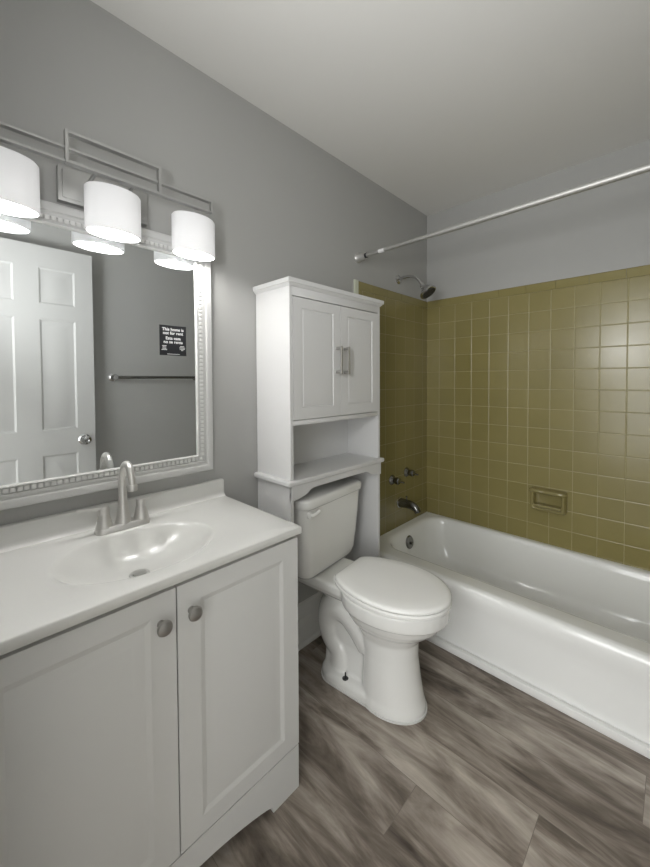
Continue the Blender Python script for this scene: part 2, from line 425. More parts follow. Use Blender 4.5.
b = B(); loft(b, [[Vector((d_, y_, z_)) for y_, d_ in cap_prof(YTL+0.020, YTL-0.012)] for z_ in (0.21, ZT+0.001)])  # pale strip laid over the olive edge tiles
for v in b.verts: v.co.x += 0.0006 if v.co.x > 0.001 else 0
struct('trim_9', b, M['edge'], 'pale edge strip where the shower tile ends')
b = B(); box(b, (XR-TT, YTL, 0), (XR, YTL+0.05, ZT), 0.004, 3); box(b, (XR-TT, YTL+0.05, Z1), (XR, YB-TT, ZT), 0.004, 3)
struct('trim_7', b, M['tile_cap'], 'olive bullnose edge tiles on the right tub wall')

# baseboards: profile swept along y
def baseboard(bm, x, s, y0, y1):
    prof = [(0, 0), (0.024, 0), (0.024, 0.012), (0.017, 0.020), (0.014, 0.020), (0.014, 0.118), (0.011, 0.128), (0.009, 0.130), (0.009, 0.190), (0.006, 0.202), (0.0, 0.207)]
    loft(bm, [[Vector((x+s*p[0], y, p[1])) for p in prof] for y in (y0, y1)])
b = B(); baseboard(b, 0, 1, YC+0.002, YTL)
struct('baseboard_left', b, M['trim'], 'tall white stepped baseboard behind the toilet', 20)
b = B(); baseboard(b, XR, -1, 0.0, YTL)
struct('baseboard_right', b, M['trim'], 'white baseboard below the towel bar', 20)
b = B(); box(b, (0.036, YT, 0), (XR-0.03, YT+0.0225, 0.033), 0.003)
struct('trim_8', b, M['strip'], 'white strip along the foot of the bathtub')

# door: six panel leaf standing open along the right wall
DF = 1.45
door = bpy.data.objects.new('door_1', None); COL.objects.link(door); door.location = (DF+0.0175, -0.02, 0.012); door['kind'] = 'structure'
door['label'] = 'white six-panel door standing open along the right wall'
pan = []
for u0, u1 in ((0.075, 0.30), (0.418, 0.552)):
    pass
U = [(0.105, 0.283), (0.398, 0.576)]
for u0, u1 in U:
    for v0, v1 in ((0.22, 0.835), (0.985, 1.645), (1.735, 1.945)): pan.append((u0, u1, v0, v1))
b = slab_with_panels(B(), FXm, -0.02, 0.672, 0.012, 2.072, -(DF+0.035), -DF, pan, [(0, 0), (0.010, -0.005), (0.022, -0.005), (0.048, -0.001)])
obj('door_leaf', b, M['door'], door, 20)
b = B(); KY, KZ = 0.610, 0.910
lathe(b, [(0.0, 0), (0.033, 0), (0.033, 0.004), (0.027, 0.010), (0.012, 0.012), (0.012, 0.028), (0.024, 0.036), (0.028, 0.048), (0.025, 0.058), (0.012, 0.062), (0.010, 0.060), (0.0, 0.060)], (DF, KY, KZ), (-1, 0, 0), 28)
obj('door_knob', b, M['chrome'], door)
obj('latch', box(B(), (DF+0.006, 0.6715, KZ-0.028), (DF+0.030, 0.6735, KZ+0.028), 0.001), M['dark_chrome'], door)
b = B()
for hz in (0.25, 1.05, 1.85): tube(b, [(DF-0.004, -0.021, hz-0.045), (DF-0.004, -0.021, hz+0.045)], 0.006, 10)
obj('hinge', b, M['nickel'], door)

# ------------------------------------------------------------------ bathtub
def bathtub():
    t = thing('bathtub', 'white enamel alcove bathtub against the olive tiled wall', 'bathtub', (0.76, 2.0, 0))
    b = bmesh.new(); x0, x1 = 0.0085, XR-0.0085; y0, y1 = YT+0.012, YB-0.0085; ZR = 0.333
    k = 10
    def ring(xa, xb, ya, yb, r, z): return [Vector((px, py, z)) for px, py in rrect((xa+xb)/2, (ya+yb)/2, (xb-xa)/2, (yb-ya)/2, r, k)]
    top = [ring(x0, x1, y0+0.030, y1, 0.001, ZR), ring(0.050, 1.455, 1.716, 2.352, 0.13, ZR+0.001)]
    op = (0.062, 1.445, 1.728, 2.345)
    for ins, z in ((0.0, ZR-0.001), (0.007, ZR-0.006), (0.013, ZR-0.016), (0.018, ZR-0.035), (0.026, 0.25), (0.040, 0.18), (0.058, 0.12)):
        top.append(ring(op[0]+ins, op[1]-ins*2.2, op[2]+ins*0.75, op[3]-ins*0.9, 0.13, z))
    top += [ring(0.142, 1.25, 1.785, 2.280, 0.13, 0.085), ring(0.175, 1.20, 1.815, 2.25, 0.12, 0.065), ring(0.23, 1.12, 1.86, 2.20, 0.10, 0.058), ring(0.5, 0.9, 1.98, 2.08, 0.04, 0.055)]
    loft(b, [s for s in top], cap=False)
    # fill the bottom
    prof = [(0.030, ZR), (0.020, ZR-0.0015), (0.012, ZR-0.005), (0.005, ZR-0.012), (0.001, ZR-0.022), (0.0, ZR-0.034), (0.001, ZR-0.050), (0.004, 0.262), (0.009, 0.240), (0.013, 0.215), (0.015, 0.18), (0.016, 0.10), (0.013, 0.05), (0.012, 0.0)]
    n = 24; secs = []
    for i in range(n+1):
        x = x0 + (x1-x0)*i/n
        secs.append([Vector((x, y0+p[0], p[1])) for p in prof])
    loft(b, secs, cap=False, closed=False)
    bmesh.ops.recalc_face_normals(b, faces=b.faces)
    bot = bmesh.new(); bot.faces.new([bot.verts.new(p) for p in ring(0.5, 0.9, 1.98, 2.08, 0.04, 0.055)]); merge(b, bot)
    # ends and back of the shell down to the floor
    for lo, hi in (((x0, y0+0.03, 0), (x0+0.003, y1, ZR-0.002)), ((x1-0.003, y0+0.03, 0), (x1, y1, ZR-0.002)), ((x0, y1-0.003, 0), (x1, y1, ZR-0.002))): box(b, lo, hi)
    bmesh.ops.remove_doubles(b, verts=b.verts, dist=1e-5)
    obj('tub_shell', b, M['tub'], t, 50)
    b = B(); ax = Vector((1, 0, 0.22)).normalized()
    lathe(b, [(0.0, 0), (0.040, 0), (0.040, 0.008), (0.034, 0.014), (0.012, 0.016), (0, 0.016)], (0.0830, 2.01, 0.255), ax, 28)
    op_ = obj('overflow_plate', b, M['dark_chrome'], t)
    b = B(); box(b, (0.098, 2.006, 0.246), (0.112, 2.014, 0.262), 0.002)
    obj('trip_lever', b, M['dark_chrome'], op_)
    b = B(); lathe(b, [(0, 0), (0.036, 0), (0.036, 0.003), (0.02, 0.005), (0, 0.005)], (0.32, 2.03, 0.0575), (0, 0, 1), 28)
    obj('tub_drain', b, M['nickel'], t)
    return t
bathtub()

# ------------------------------------------------------------------ shower fittings
sh = thing('wall_shower', 'chrome shower head on a bent arm above the tile', 'shower head', (0.0, 2.02, 1.89))
b = B(); lathe(b, [(0, 0), (0.030, 0), (0.030, 0.003), (0.022, 0.010), (0.012, 0.014), (0, 0.014)], (0.0, 2.02, 1.912), (1, 0, 0), 28)
obj('wall_flange', b, M['chrome'], sh)
b = B(); tube(b, [(0.004, 2.02, 1.912), (0.04, 2.02, 1.917), (0.085, 2.02, 1.916), (0.125, 2.02, 1.900), (0.152, 2.02, 1.872), (0.168, 2.02, 1.845)], 0.0095, 16, 6)
obj('shower_arm', b, M['chrome'], sh)
b = B(); ax = Vector((0.60, 0.05, -0.80)).normalized(); o0 = Vector((0.165, 2.02, 1.852))
lathe(b, [(0, 0), (0.014, 0), (0.017, 0.006), (0.016, 0.014), (0.018, 0.022), (0.030, 0.040), (0.047, 0.056), (0.052, 0.064), (0.052, 0.072), (0.049, 0.075), (0, 0.075)], o0, ax, 36)
hd = obj('spray_head', b, M['chrome'], sh)
b = B(); lathe(b, [(0, 0), (0.044, 0), (0.043, 0.003), (0.028, 0.0035), (0.027, 0.002), (0, 0.002)], o0+ax*0.0745, ax, 32)
u, w, d = frame_for(ax)
for rr, nn in ((0.013, 6), (0.022, 11), (0.034, 17)):
    for i in range(nn):
        a = 2*PI*i/nn; lathe(b, [(0, 0), (0.0017, 0), (0.001, 0.003), (0, 0.003)], o0+ax*0.0765+u*rr*math.cos(a)+w*rr*math.sin(a), ax, 6)
obj('nozzle_plate', b, M['rubber'], hd)

def valve(y, z, label, ang):
    t = thing('tub_valve_handle', label, 'tap handle', (TT, y, z), 'valve handles over the tub spout')
    b = B(); lathe(b, [(0, 0), (0.031, 0), (0.031, 0.003), (0.024, 0.012), (0.017, 0.018), (0.017, 0.022), (0, 0.022)], (TT, y, z), (1, 0, 0), 28)
    obj('escutcheon', b, M['dark_chrome'], t)
    b = B(); lathe(b, [(0, 0.020), (0.013, 0.020), (0.020, 0.026), (0.022, 0.036), (0.021, 0.050), (0.016, 0.056), (0, 0.057)], (TT, y, z), (1, 0, 0), 24)
    h = obj('handle_hub', b, M['dark_chrome'], t)
    b = B(); c = Vector((TT+0.042, y, z)); dv = Vector((0.35, math.cos(ang), math.sin(ang))).normalized()
    tube(b, [c, c+dv*0.03, c+dv*0.052], [0.008, 0.006, 0.005], 12)
    obj('lever', b, M['dark_chrome'], t)
valve(1.935, 0.650, 'dark chrome tub valve handle nearer the white cabinet', -0.35)
valve(2.105, 0.668, 'dark chrome tub valve handle nearer the tile corner', -0.35)
sp = thing('tub_spout', 'dark chrome tub spout below the two valve handles', 'tub spout', (TT, 2.02, 0.45))
b = B(); tube(b, [(TT, 2.02, 0.487), (0.03, 2.02, 0.489), (0.07, 2.02, 0.490), (0.105, 2.02, 0.487), (0.130, 2.02, 0.474), (0.143, 2.02, 0.452)], [0.029, 0.029, 0.027, 0.0255, 0.023, 0.019], 20, 6)
obj('spout_body', b, M['dark_chrome'], sp)
b = B(); lathe(b, [(0, 0), (0.034, 0), (0.034, 0.006), (0.029, 0.010), (0, 0.010)], (TT, 2.02, 0.487), (1, 0, 0), 28)
obj('wall_flange', b, M['chrome'], sp)
b = B(); lathe(b, [(0, 0), (0.003, 0), (0.003, 0.016), (0.006, 0.018), (0.006, 0.024), (0, 0.026)], (0.062, 2.02, 0.514), (0, 0, 1), 14)
obj('diverter_knob', b, M['dark_chrome'], sp)

# curtain rod
rod = thing('shower_curtain_rod', 'satin metal shower curtain rod spanning above the tub', 'curtain rod', (0, 1.61, 1.955))
RZ = 1.952
b = B(); tube(b, [(0.012, 1.61, RZ), (0.52, 1.61, RZ+0.004)], 0.0100, 20); obj('inner_tube', b, M['rod'], rod)
b = B(); tube(b, [(0.48, 1.61, RZ+0.0037), (XR-0.012, 1.61, RZ+0.013)], 0.0128, 20); obj('outer_tube', b, M['rod'], rod)
for x, s, zz in ((0.0, 1, RZ), (XR, -1, RZ+0.013)):
    b = B(); lathe(b, [(0, 0), (0.026, 0), (0.027, 0.004), (0.022, 0.012), (0.0185, 0.050), (0.0185, 0.055), (0, 0.055)], (x, 1.61, zz), (s, 0, 0), 28)
    e = obj('end_cup', b, M['nickel'], rod)
    b = B(); lathe(b, [(0, 0), (0.0135, 0), (0.0135, 0.010), (0, 0.010)], (x+s*0.055, 1.61, zz), (s, 0, 0), 20)
    obj('rubber_ring', b, M['rubber'], e)
b = B(); lathe(b, [(0.0102, 0), (0.0104, 0.0), (0.0104, 0.035), (0.0102, 0.035)], (0.145, 1.61, RZ+0.001), (1, 0, 0), 20)
obj('paper_label', b, M['white_ink'], rod)['label'] = 'small white label on the thin tube'

# soap dish
sd = thing('soap_dish', 'olive ceramic soap dish set into the back tile wall', 'soap dish', (0.771, YB-TT, 0.53))
b = B(); yb = YB-TT
sx0, sx1, sz0, sz1 = 0.683, 0.860, 0.528, 0.652
ro = [Vector((p[0], 0, p[1])) for p in rrect((sx0+sx1)/2, (sz0+sz1)/2, (sx1-sx0)/2, (sz1-sz0)/2, 0.012, 6)]
def sr(ins, y, r=0.012): return [Vector((p[0], y, p[1])) for p in rrect((sx0+sx1)/2, (sz0+sz1)/2, (sx1-sx0)/2-ins, (sz1-sz0)/2-ins, r, 6)]
loft(b, [sr(0, yb), sr(0.001, yb-0.034), sr(0.005, yb-0.046), sr(0.010, yb-0.050), sr(0.016, yb-0.049), sr(0.021, yb-0.042), sr(0.025, yb-0.006), sr(0.034, yb-0.0015)], cap=True)
obj('dish_frame', b, M['soap'], sd, 45)
b = B(); loft(b, [[Vector((x, yb-p[0], p[1])) for p in ((0.001, 0.553), (0.048, 0.546), (0.058, 0.551), (0.061, 0.560), (0.056, 0.566), (0.050, 0.562), (0.030, 0.560), (0.001, 0.563))] for x in (sx0+0.020, sx0+0.024, sx1-0.024, sx1-0.020)])
obj('soap_tray', b, M['soap'], sd, 45)
b = B(); tube(b, [(sx0+0.006, yb-0.038, 0.639), (sx0+0.02, yb-0.050, 0.641), (sx1-0.02, yb-0.050, 0.641), (sx1-0.006, yb-0.038, 0.639)], 0.011, 14, 4)
obj('grab_bar', b, M['soap'], sd, 45)

# towel bar (seen in the mirror)
tb = thing('towel_bar', 'chrome towel bar on the right wall, seen in the mirror', 'towel bar', (XR, 1.08, 1.30))
b = B(); tube(b, [(XR-0.062, 0.785, 1.302), (XR-0.062, 1.40, 1.302)], 0.0105, 16); obj('bar', b, M['dark_chrome'], tb)
for y in (0.797, 1.39):
    b = B(); lathe(b, [(0, 0), (0.026, 0), (0.026, 0.006), (0.016, 0.014), (0.012, 0.040), (0.018, 0.048), (0.019, 0.066), (0.015, 0.074), (0, 0.075)], (XR, y, 1.302), (-1, 0, 0), 24)
    obj('post', b, M['chrome'], tb)

# ------------------------------------------------------------------ vanity cabinet
VY0, VY1, VF = -0.012, 0.747, 0.457
van = thing('bathroom_vanity', 'white two-door vanity cabinet under the sink top', 'vanity', (0.23, 0.3675, 0))
b = B()
box(b, (0.002, VY0, 0), (0.437, VY0+0.016, ZC-CT), 0.001); box(b, (0.002, VY1-0.016, 0), (0.437, VY1, ZC-CT), 0.001)
box(b, (0.002, VY0+0.016, 0.10), (0.43, VY1-0.016, 0.116)); box(b, (0.002, VY0+0.016, 0.116), (0.010, VY1-0.016, ZC-CT))
box(b, (0.415, VY0+0.016, 0.735), (0.4365, VY1-0.016, ZC-CT-0.001)); box(b, (0.415, VY0+0.016, 0.12), (0.4365, VY0+0.045, 0.735)); box(b, (0.415, VY1-0.045, 0.12), (0.4365, VY1-0.016, 0.735)); box(b, (0.415, VY0+0.045, 0.12), (0.4365, VY1-0.045, 0.15))
box(b, (0.40, VY0+0.05, 0.16), (0.412, VY1-0.05, 0.73))
obj('cabinet_carcass', b, M['vanity'], van)
b = B(); ym = (VY0+VY1)/2
ol = [(VY0, 0), (VY0+0.10, 0), (VY0+0.104, 0.020)]
for i in range(1, 24):
    s = i/24; y = VY0+0.104 + (VY1-VY0-0.208)*s
    ol.append((y, 0.020 + 0.046*math.sin(PI*s)**0.8))
ol += [(VY1-0.104, 0.020), (VY1-0.10, 0), (VY1, 0), (VY1, 0.1365), (VY0, 0.1365)]
prism(b, ol, FX, 0.438, VF-0.002)
prism(b, [(VY0+0.004, 0.1365), (VY1-0.004, 0.1365), (VY1-0.004, 0.139), (VY0+0.004, 0.139)], FX, 0.438, 0.448)
obj('toe_skirt', b, M['vanity'], van, 25)
st = [(0, 0), (0.003, 0.0), (0.016, -0.0035), (0.024, -0.0035), (0.042, -0.0005), (0.046, 0.0)]
for d0, d1, ky in ((VY0+0.002, ym-0.0018, ym-0.028), (ym+0.0018, VY1-0.0005, ym+0.044)):
    b = slab_with_panels(B(), FX, d0, d1, 0.1425, 0.792, 0.4385, VF, [(d0+0.054, d1-0.054, 0.185, 0.745)], st)
    dr = obj('door', b, M['vanity'], van, 12)
    b = B(); lathe(b, [(0, 0), (0.0085, 0), (0.0075, 0.003), (0.006, 0.010), (0.009, 0.015), (0.0165, 0.020), (0.0175, 0.024), (0.0155, 0.028), (0.008, 0.031), (0, 0.0315)], (VF, ky-0.009, 0.723), (1, 0, 0), 28)
    obj('knob', b, M['pull'], dr)
b = B(); lathe(b, [(0, 0), (0.004, 0), (0.0035, 0.005), (0, 0.006)], (0.425, VY1, 0.757), (0, 1, 0), 14)
obj('screw_cap', b, M['seat'], van)

# vanity top with moulded oval basin
def vanity_top():
    t = thing('sink_countertop', 'glossy white sink top with moulded oval basin and backsplash', 'sink top', (0.235, 0.37, ZC-CT))
    b = bmesh.new()
    ccx, ccy, ax_, ay_ = 0.262, 0.357, 0.152, 0.197
    x0, x1, y0, y1 = 0.001, XC, -0.022, YC
    angs = set(2*PI*i/96 for i in range(96))
    for X, Y in ((x0, y0), (x0, y1), (x1, y0), (x1, y1)): angs.add(math.atan2(Y-ccy, X-ccx) % (2*PI))
    angs = sorted(angs)
    def edge(a, e=0.0):
        c, s = math.cos(a), math.sin(a); r = 9
        if c > 1e-9: r = min(r, (x1-e-ccx)/c)
        if c < -1e-9: r = min(r, (x0+e-ccx)/c)
        if s > 1e-9: r = min(r, (y1-e-ccy)/s)
        if s < -1e-9: r = min(r, (y0+e-ccy)/s)
        return Vector((ccx+r*c, ccy+r*s, 0))
    def ell(a, k):
        c, s = math.cos(a), math.sin(a); r = 1/math.sqrt((c/ax_)**2+(s/ay_)**2)
        return Vector((ccx+r*k*c, ccy+r*k*s, 0))
    D = 0.078
    rings = []
    for k in (0.10, 0.16, 0.25, 0.35, 0.45, 0.55, 0.65, 0.74, 0.82, 0.88, 0.93, 0.965):
        rings.append([ell(a, k) + Vector((-0.012*(1-k), 0, -D*(1-k**2.6)*(1 if k < 2 else 1))) for a in angs])
    rings.append([ell(a, 0.99)+Vector((0, 0, -0.0035)) for a in angs]); rings.append([ell(a, 1.012)+Vector((0, 0, -0.0012)) for a in angs]); rings.append([ell(a, 1.04)+Vector((0, 0, 0)) for a in angs])
    for f in (0.5, 1.0): rings.append([ell(a, 1.04)*(1-f)+edge(a, 0.004)*f for a in angs])
    rings.append([edge(a, 0.0012)+Vector((0, 0, -0.0012)) for a in angs])
    rings.append([edge(a)+Vector((0, 0, -0.004)) for a in angs]); rings.append([edge(a)+Vector((0, 0, -CT+0.001)) for a in angs]); rings.append([edge(a, 0.001)+Vector((0, 0, -CT)) for a in angs])
    rings.append([edge(a, 0.05)+Vector((0, 0, -CT)) for a in angs])
    for r in rings:
        for v in r: v.z += ZC
    loft(b, rings, cap=False)
    c = bmesh.new(); c.faces.new([c.verts.new(p) for p in rings[0]]); merge(b, c)
    bmesh.ops.remove_doubles(b, verts=b.verts, dist=1e-6); bmesh.ops.recalc_face_normals(b, faces=b.faces)
    obj('counter_with_basin', b, M['marble'], t, 50)
    b = B(); prof = [(0.001, ZC-0.0005), (0.034, ZC-0.0005), (0.027, ZC+0.0025), (0.0225, ZC+0.009), (0.0215, ZC+0.018), (0.021, ZC+0.057), (0.019, ZC+0.0615), (0.015, ZC+0.063), (0.001, ZC+0.063)]
    secs = []
    for y, f in ((-0.022, 1), (YC-0.004, 1), (YC-0.001, 0.985), (YC-0.0002, 0.965)):
        secs.append([Vector((0.001+(p[0]-0.001)*f, y, ZC+(p[1]-ZC)*f if p[1] > ZC else p[1])) for p in prof])
    loft(b, secs); obj('backsplash', b, M['marble'], t, 40)
    b = B(); zc_ = ZC - D + 0.0012
    lathe(b, [(0, 0), (0.024, 0), (0.026, 0.0015), (0.024, 0.003), (0.019, 0.0022), (0.017, 0.0012), (0.0165, 0.006), (0.006, 0.008), (0, 0.008)], (0.252, ccy, zc_), (0, 0, 1), 32)
    obj('pop_up_drain', b, M['drain'], t)
vanity_top()

# faucet
FY0, FXc = 0.3725, 0.078
fa = thing('bathroom_faucet', 'brushed nickel high-arc two-handle faucet on the sink top', 'faucet', (FXc, FY0, ZC))
b = B()
def fr(hx, hy, z): return [Vector((px, py, z)) for px, py in rrect(FXc, FY0, hx, hy, hx*0.75, 8)]
loft(b, [fr(0.027, 0.077, ZC), fr(0.027, 0.077, ZC+0.005), fr(0.0245, 0.0745, ZC+0.0085), fr(0.0235, 0.073, ZC+0.014), fr(0.020, 0.070, ZC+0.017)])
obj('base_plate', b, M['nickel'], fa, 40)
b = B(); Z = ZC+0.012
tube(b, [(FXc, FY0, Z), (FXc-0.001, FY0, Z+0.03), (FXc-0.002, FY0, Z+0.07), (FXc-0.002, FY0, Z+0.118), (FXc+0.002, FY0, Z+0.150), (FXc+0.017, FY0, Z+0.177), (FXc+0.041, FY0, Z+0.188), (FXc+0.065, FY0, Z+0.178), (FXc+0.079, FY0, Z+0.153), (FXc+0.084, FY0, Z+0.130)],
     [0.024, 0.018, 0.0130, 0.0108, 0.0104, 0.0102, 0.0101, 0.0100, 0.0098, 0.0098], 20, 6)
s_ = obj('spout', b, M['nickel'], fa, 60)
b = B(); lathe(b, [(0, 0), (0.0128, 0), (0.0132, 0.004), (0.0132, 0.016), (0.0118, 0.018), (0, 0.018)], (FXc+0.0855, FY0, Z+0.117), (-0.08, 0, 1), 20)
obj('aerator', b, M['nickel'], s_)
for s in (-1, 1):
    y = FY0 + s*0.052
    b = B(); lathe(b, [(0, 0), (0.0235, 0), (0.0225, 0.006), (0.0185, 0.022), (0.0150, 0.040), (0.0138, 0.046), (0.0142, 0.048), (0.0142, 0.060), (0.012, 0.064), (0, 0.0645)], (FXc, y, Z), (0, 0, 1), 24)
    hb = obj('handle_body', b, M['nickel'], fa, 40)
    b = B(); loft(b, [[Vector((FXc+cx_*w_, y+s*l, Z+zz+dz)) for cx_, dz in ((-1, 0), (1, 0), (1, 0.007), (-1, 0.007))] for l, w_, zz in ((-0.004, 0.009, 0.0575), (0.012, 0.009, 0.058), (0.030, 0.0065, 0.060), (0.062, 0.0055, 0.063), (0.069, 0.003, 0.0635))])
    obj('lever', b, M['nickel'], hb, 30)

# ------------------------------------------------------------------ mirror
mir = thing('wall_mirror', 'white framed wall mirror with beaded inner trim above the sink', 'mirror', (0.0, 0.366, 0.937))
MY0, MY1, MZ0, MZ1 = 0.026, 0.706, 0.938, 1.777
def mitre(bm, prof):
    secs = []
    for cy, cz, sy, sz in ((MY0, MZ0, 1, 1), (MY1, MZ0, -1, 1), (MY1, MZ1, -1, -1), (MY0, MZ1, 1, -1)):
        secs.append([Vector((h, cy+sy*d, cz+sz*d)) for d, h in prof])
    secs.append(secs[0]); return loft(bm, secs, cap=False)
mitre_prof = [(0.0, 0.0015), (0.0, 0.024), (0.003, 0.029), (0.007, 0.030), (0.026, 0.030), (0.030, 0.028), (0.0315, 0.0245), (0.036, 0.0235), (0.038, 0.0265), (0.0425, 0.0275), (0.0465, 0.0265), (0.0475, 0.0215), (0.070, 0.0215), (0.0712, 0.0015), (0.0, 0.0015)]
b = mitre(B(), [(d_ if d_ < 0.015 else d_-0.006, h_) for d_, h_ in mitre_prof]); obj('frame', b, M['frame'], mir, 30)
b = mitre(B(), [(0.0570, 0.0212), (0.0575, 0.0265), (0.0605, 0.0285), (0.0635, 0.0265), (0.0646, 0.0212), (0.0570, 0.0212)])
pitch = 0.0150
def beads(p0, p1, fixed, horiz):
    n = round((p1-p0)/pitch); st_ = (p1-p0)/n
    for i in range(n):
        c = p0+(i+0.5)*st_
        if horiz: box(b, (0.0205, c-st_*0.40, fixed-0.0068), (0.0275, c+st_*0.40, fixed+0.0068), 0.0022, 2)
        else: box(b, (0.0205, fixed-0.0068, c-st_*0.40), (0.0275, fixed+0.0068, c+st_*0.40), 0.0022, 2)
for z in (MZ0+0.0495, MZ1-0.0435): beads(MY0+0.043, MY1-0.043, z, True)
for y in (MY0+0.0495, MY1-0.0435): beads(MZ0+0.058, MZ1-0.058, y, False)
obj('bead_trim', b, M['bead'], mir, 40)
GX = 0.0210
obj('mirror_glass', box(B(), (0.006, MY0+0.0635, MZ0+0.0635), (GX, MY1-0.0635, MZ1-0.0635)), M['mirror'], mir)

# sticker on the glass
stk = thing('sticker', 'small black square notice sticker with white lettering on the mirror glass', 'sticker', (0.0214, 0.5628, 1.363))
obj('backing', box(B(), (GX+0.0002, 0.5135, 1.364), (GX+0.0009, 0.6070, 1.4675)), M['black'], stk)
def lettering(txt, size, yc, z, bold=0.0, name='lettering'):
    cu = bpy.data.curves.new('text', 'FONT'); cu.body = txt; cu.size = size; cu.align_x = 'CENTER'; cu.extrude = 0.0002; cu.offset = bold; cu.space_character = 1.02
    to = bpy.data.objects.new('text', cu); COL.objects.link(to)
    dg = bpy.context.evaluated_depsgraph_get(); me = bpy.data.meshes.new_from_object(to.evaluated_get(dg))
    bpy.data.objects.remove(to); bpy.data.curves.remove(cu)
    bb = bmesh.new(); bb.from_mesh(me); bpy.data.meshes.remove(me)
    for v in bb.verts: v.co = Vector((GX+0.0010+v.co.z, yc+v.co.x, z+v.co.y))
    return obj(name, bb, M['white_ink'], stk, 0)
for txt, z in (('This home is', 1.4495), ('not for rent', 1.4365), ('Esta casa', 1.4190), ('no se renta', 1.4060)):
    lettering(txt, 0.0143, 0.5603, z, 0.00035)
b = B()
for yc, ws in ((0.5290, (0.015, 0.012, 0.014, 0.019)), (0.5920, (0.014, 0.020, 0.019, 0.008))):
    for i, w_ in enumerate(ws): box(b, (GX+0.0008, yc-w_/2, 1.3960-i*0.0046), (GX+0.0012, yc+w_/2, 1.3978-i*0.0046))
box(b, (GX+0.0008, 0.5385, 1.3680), (GX+0.0012, 0.5825, 1.3694))
obj('fine_print', b, M['white_ink'], stk, 0)

# ------------------------------------------------------------------ vanity light
LY = 0.359; LX = 0.096
vl = thing('vanity_light', 'three-shade satin nickel vanity light bar above the mirror', 'vanity light', (0, LY, 1.84))
b = B(); box(b, (0.0, LY-0.122, 1.792), (0.022, LY+0.122, 1.892), 0.002); box(b, (0.022, LY-0.112, 1.802), (0.026, LY+0.112, 1.882), 0.002)
obj('back_plate', b, M['nickel_paint'], vl)
def rect_frame(bm, y0, y1, z0, z1, w, x0, x1):
    box(bm, (x0, y0, z0), (x1, y0+w, z1), 0.0006, 1); box(bm, (x0, y1-w, z0), (x1, y1, z1), 0.0006, 1)
    box(bm, (x0, y0+w, z1-w), (x1, y1-w, z1), 0.0006, 1); box(bm, (x0, y0+w, z0), (x1, y1-w, z0+w), 0.0006, 1)
b = B(); rect_frame(b, LY-0.302, LY+0.302, 1.854, 1.896, 0.0065, 0.110, 0.126); obj('long_frame', b, M['nickel_paint'], vl)
b = B(); rect_frame(b, LY-0.1245, LY+0.1245, 1.852, 1.938, 0.0080, 0.114, 0.132); obj('tall_frame', b, M['nickel_paint'], vl)
for dy in (-0.05, 0.05): obj('support_arm', tube(B(), [(0.024, LY+dy, 1.858), (0.118, LY+dy, 1.858)], 0.005, 12), M['nickel_paint'], vl)
for i in (-1, 0, 1):
    y = LY-0.0015 + i*0.2475; z0, z1, R = 1.704, 1.830, 0.074; SX = 0.66
    b = B(); th = 0.003
    lathe(b, [(R-0.004, 0), (R, 0.002), (R, z1-z0-0.006), (R-0.004, z1-z0-0.001), (R-0.012, z1-z0), (0.016, z1-z0), (0.016, z1-z0-th), (R-0.012, z1-z0-th), (R-th-0.002, z1-z0-0.007), (R-th, 0.003), (R-0.004, 0)], (LX, y, z0), (0, 0, 1), 64, sx=1.0, sy=SX, cap=False)
    s_ = obj('lamp_shade', b, M['shade'], vl, 50)
    b = B(); lathe(b, [(0, 0), (0.018, 0), (0.018, 0.030), (0.012, 0.034), (0, 0.034)], (LX, y, z1-0.014), (0, 0, 1), 20)
    obj('socket', b, M['nickel_paint'], vl)
    b = B(); lathe(b, [(0, 0), (0.012, 0.002), (0.020, 0.010), (0.022, 0.020), (0.019, 0.032), (0.012, 0.044), (0.011, 0.052), (0, 0.052)], (LX, y, z0+0.062), (0, 0, 1), 20)
    obj('bulb', b, M['bulb'], vl)
    ld = bpy.data.lights.new('bulb_light', 'POINT'); ld.energy = BULB_POWER; ld.shadow_soft_size = 0.030; ld.color = (1.0, 0.985, 0.955)
    lo = bpy.data.objects.new('bulb_light', ld); COL.objects.link(lo); lo.parent = vl
    lo.location = Vector((LX, y, z0+0.026)) - Vector(vl.location)

# ------------------------------------------------------------------ over-toilet cabinet
CY0, CY1, CF = 0.924, 1.511, 0.220
oc = thing('over_toilet_cabinet', 'tall white two-door storage cabinet straddling the toilet', 'cabinet', (0.11, 1.2205, 0))
PT = 0.015
SXB = 0.026
for y0, y1 in ((CY0, CY0+PT), (CY1-PT, CY1)):
    obj('side_panel', prism(B(), [(SXB, 0), (CF, 0), (CF, 1.640), (0.003, 1.640), (0.003, 0.210), (SXB, 0.210)], lambda u, v, d: Vector((u, d, v)), y0, y1, 0.0006), M['lacquer'], oc, 20)
b = B()
loft(b, [[Vector((0.003 if px < 0.1 else px, py, z)) for px, py in ((0, CY0-o_), (CF+o_, CY0-o_), (CF+o_, CY1+o_), (0, CY1+o_))] for z, o_ in ((1.638, 0.002), (1.644, 0.008), (1.648, 0.010), (1.650, 0.0145), (1.6655, 0.0155), (1.667, 0.0145))])
obj('cornice_top', b, M['lacquer'], oc, 20)
obj('top_rail', box(B(), (CF-0.016, CY0+PT, 1.604), (CF, CY1-PT, 1.639), 0.0006), M['lacquer'], oc)
obj('bottom_rail', box(B(), (0.022, CY0+PT, 1.098), (CF-0.001, CY1-PT, 1.1165), 0.0006), M['lacquer'], oc)
b = B(); box(b, (0.010, CY0+PT-0.004, 0.868), (0.022, CY1-PT+0.004, 1.640)); obj('back_panel', b, M['lacquer'], oc)
b = B()
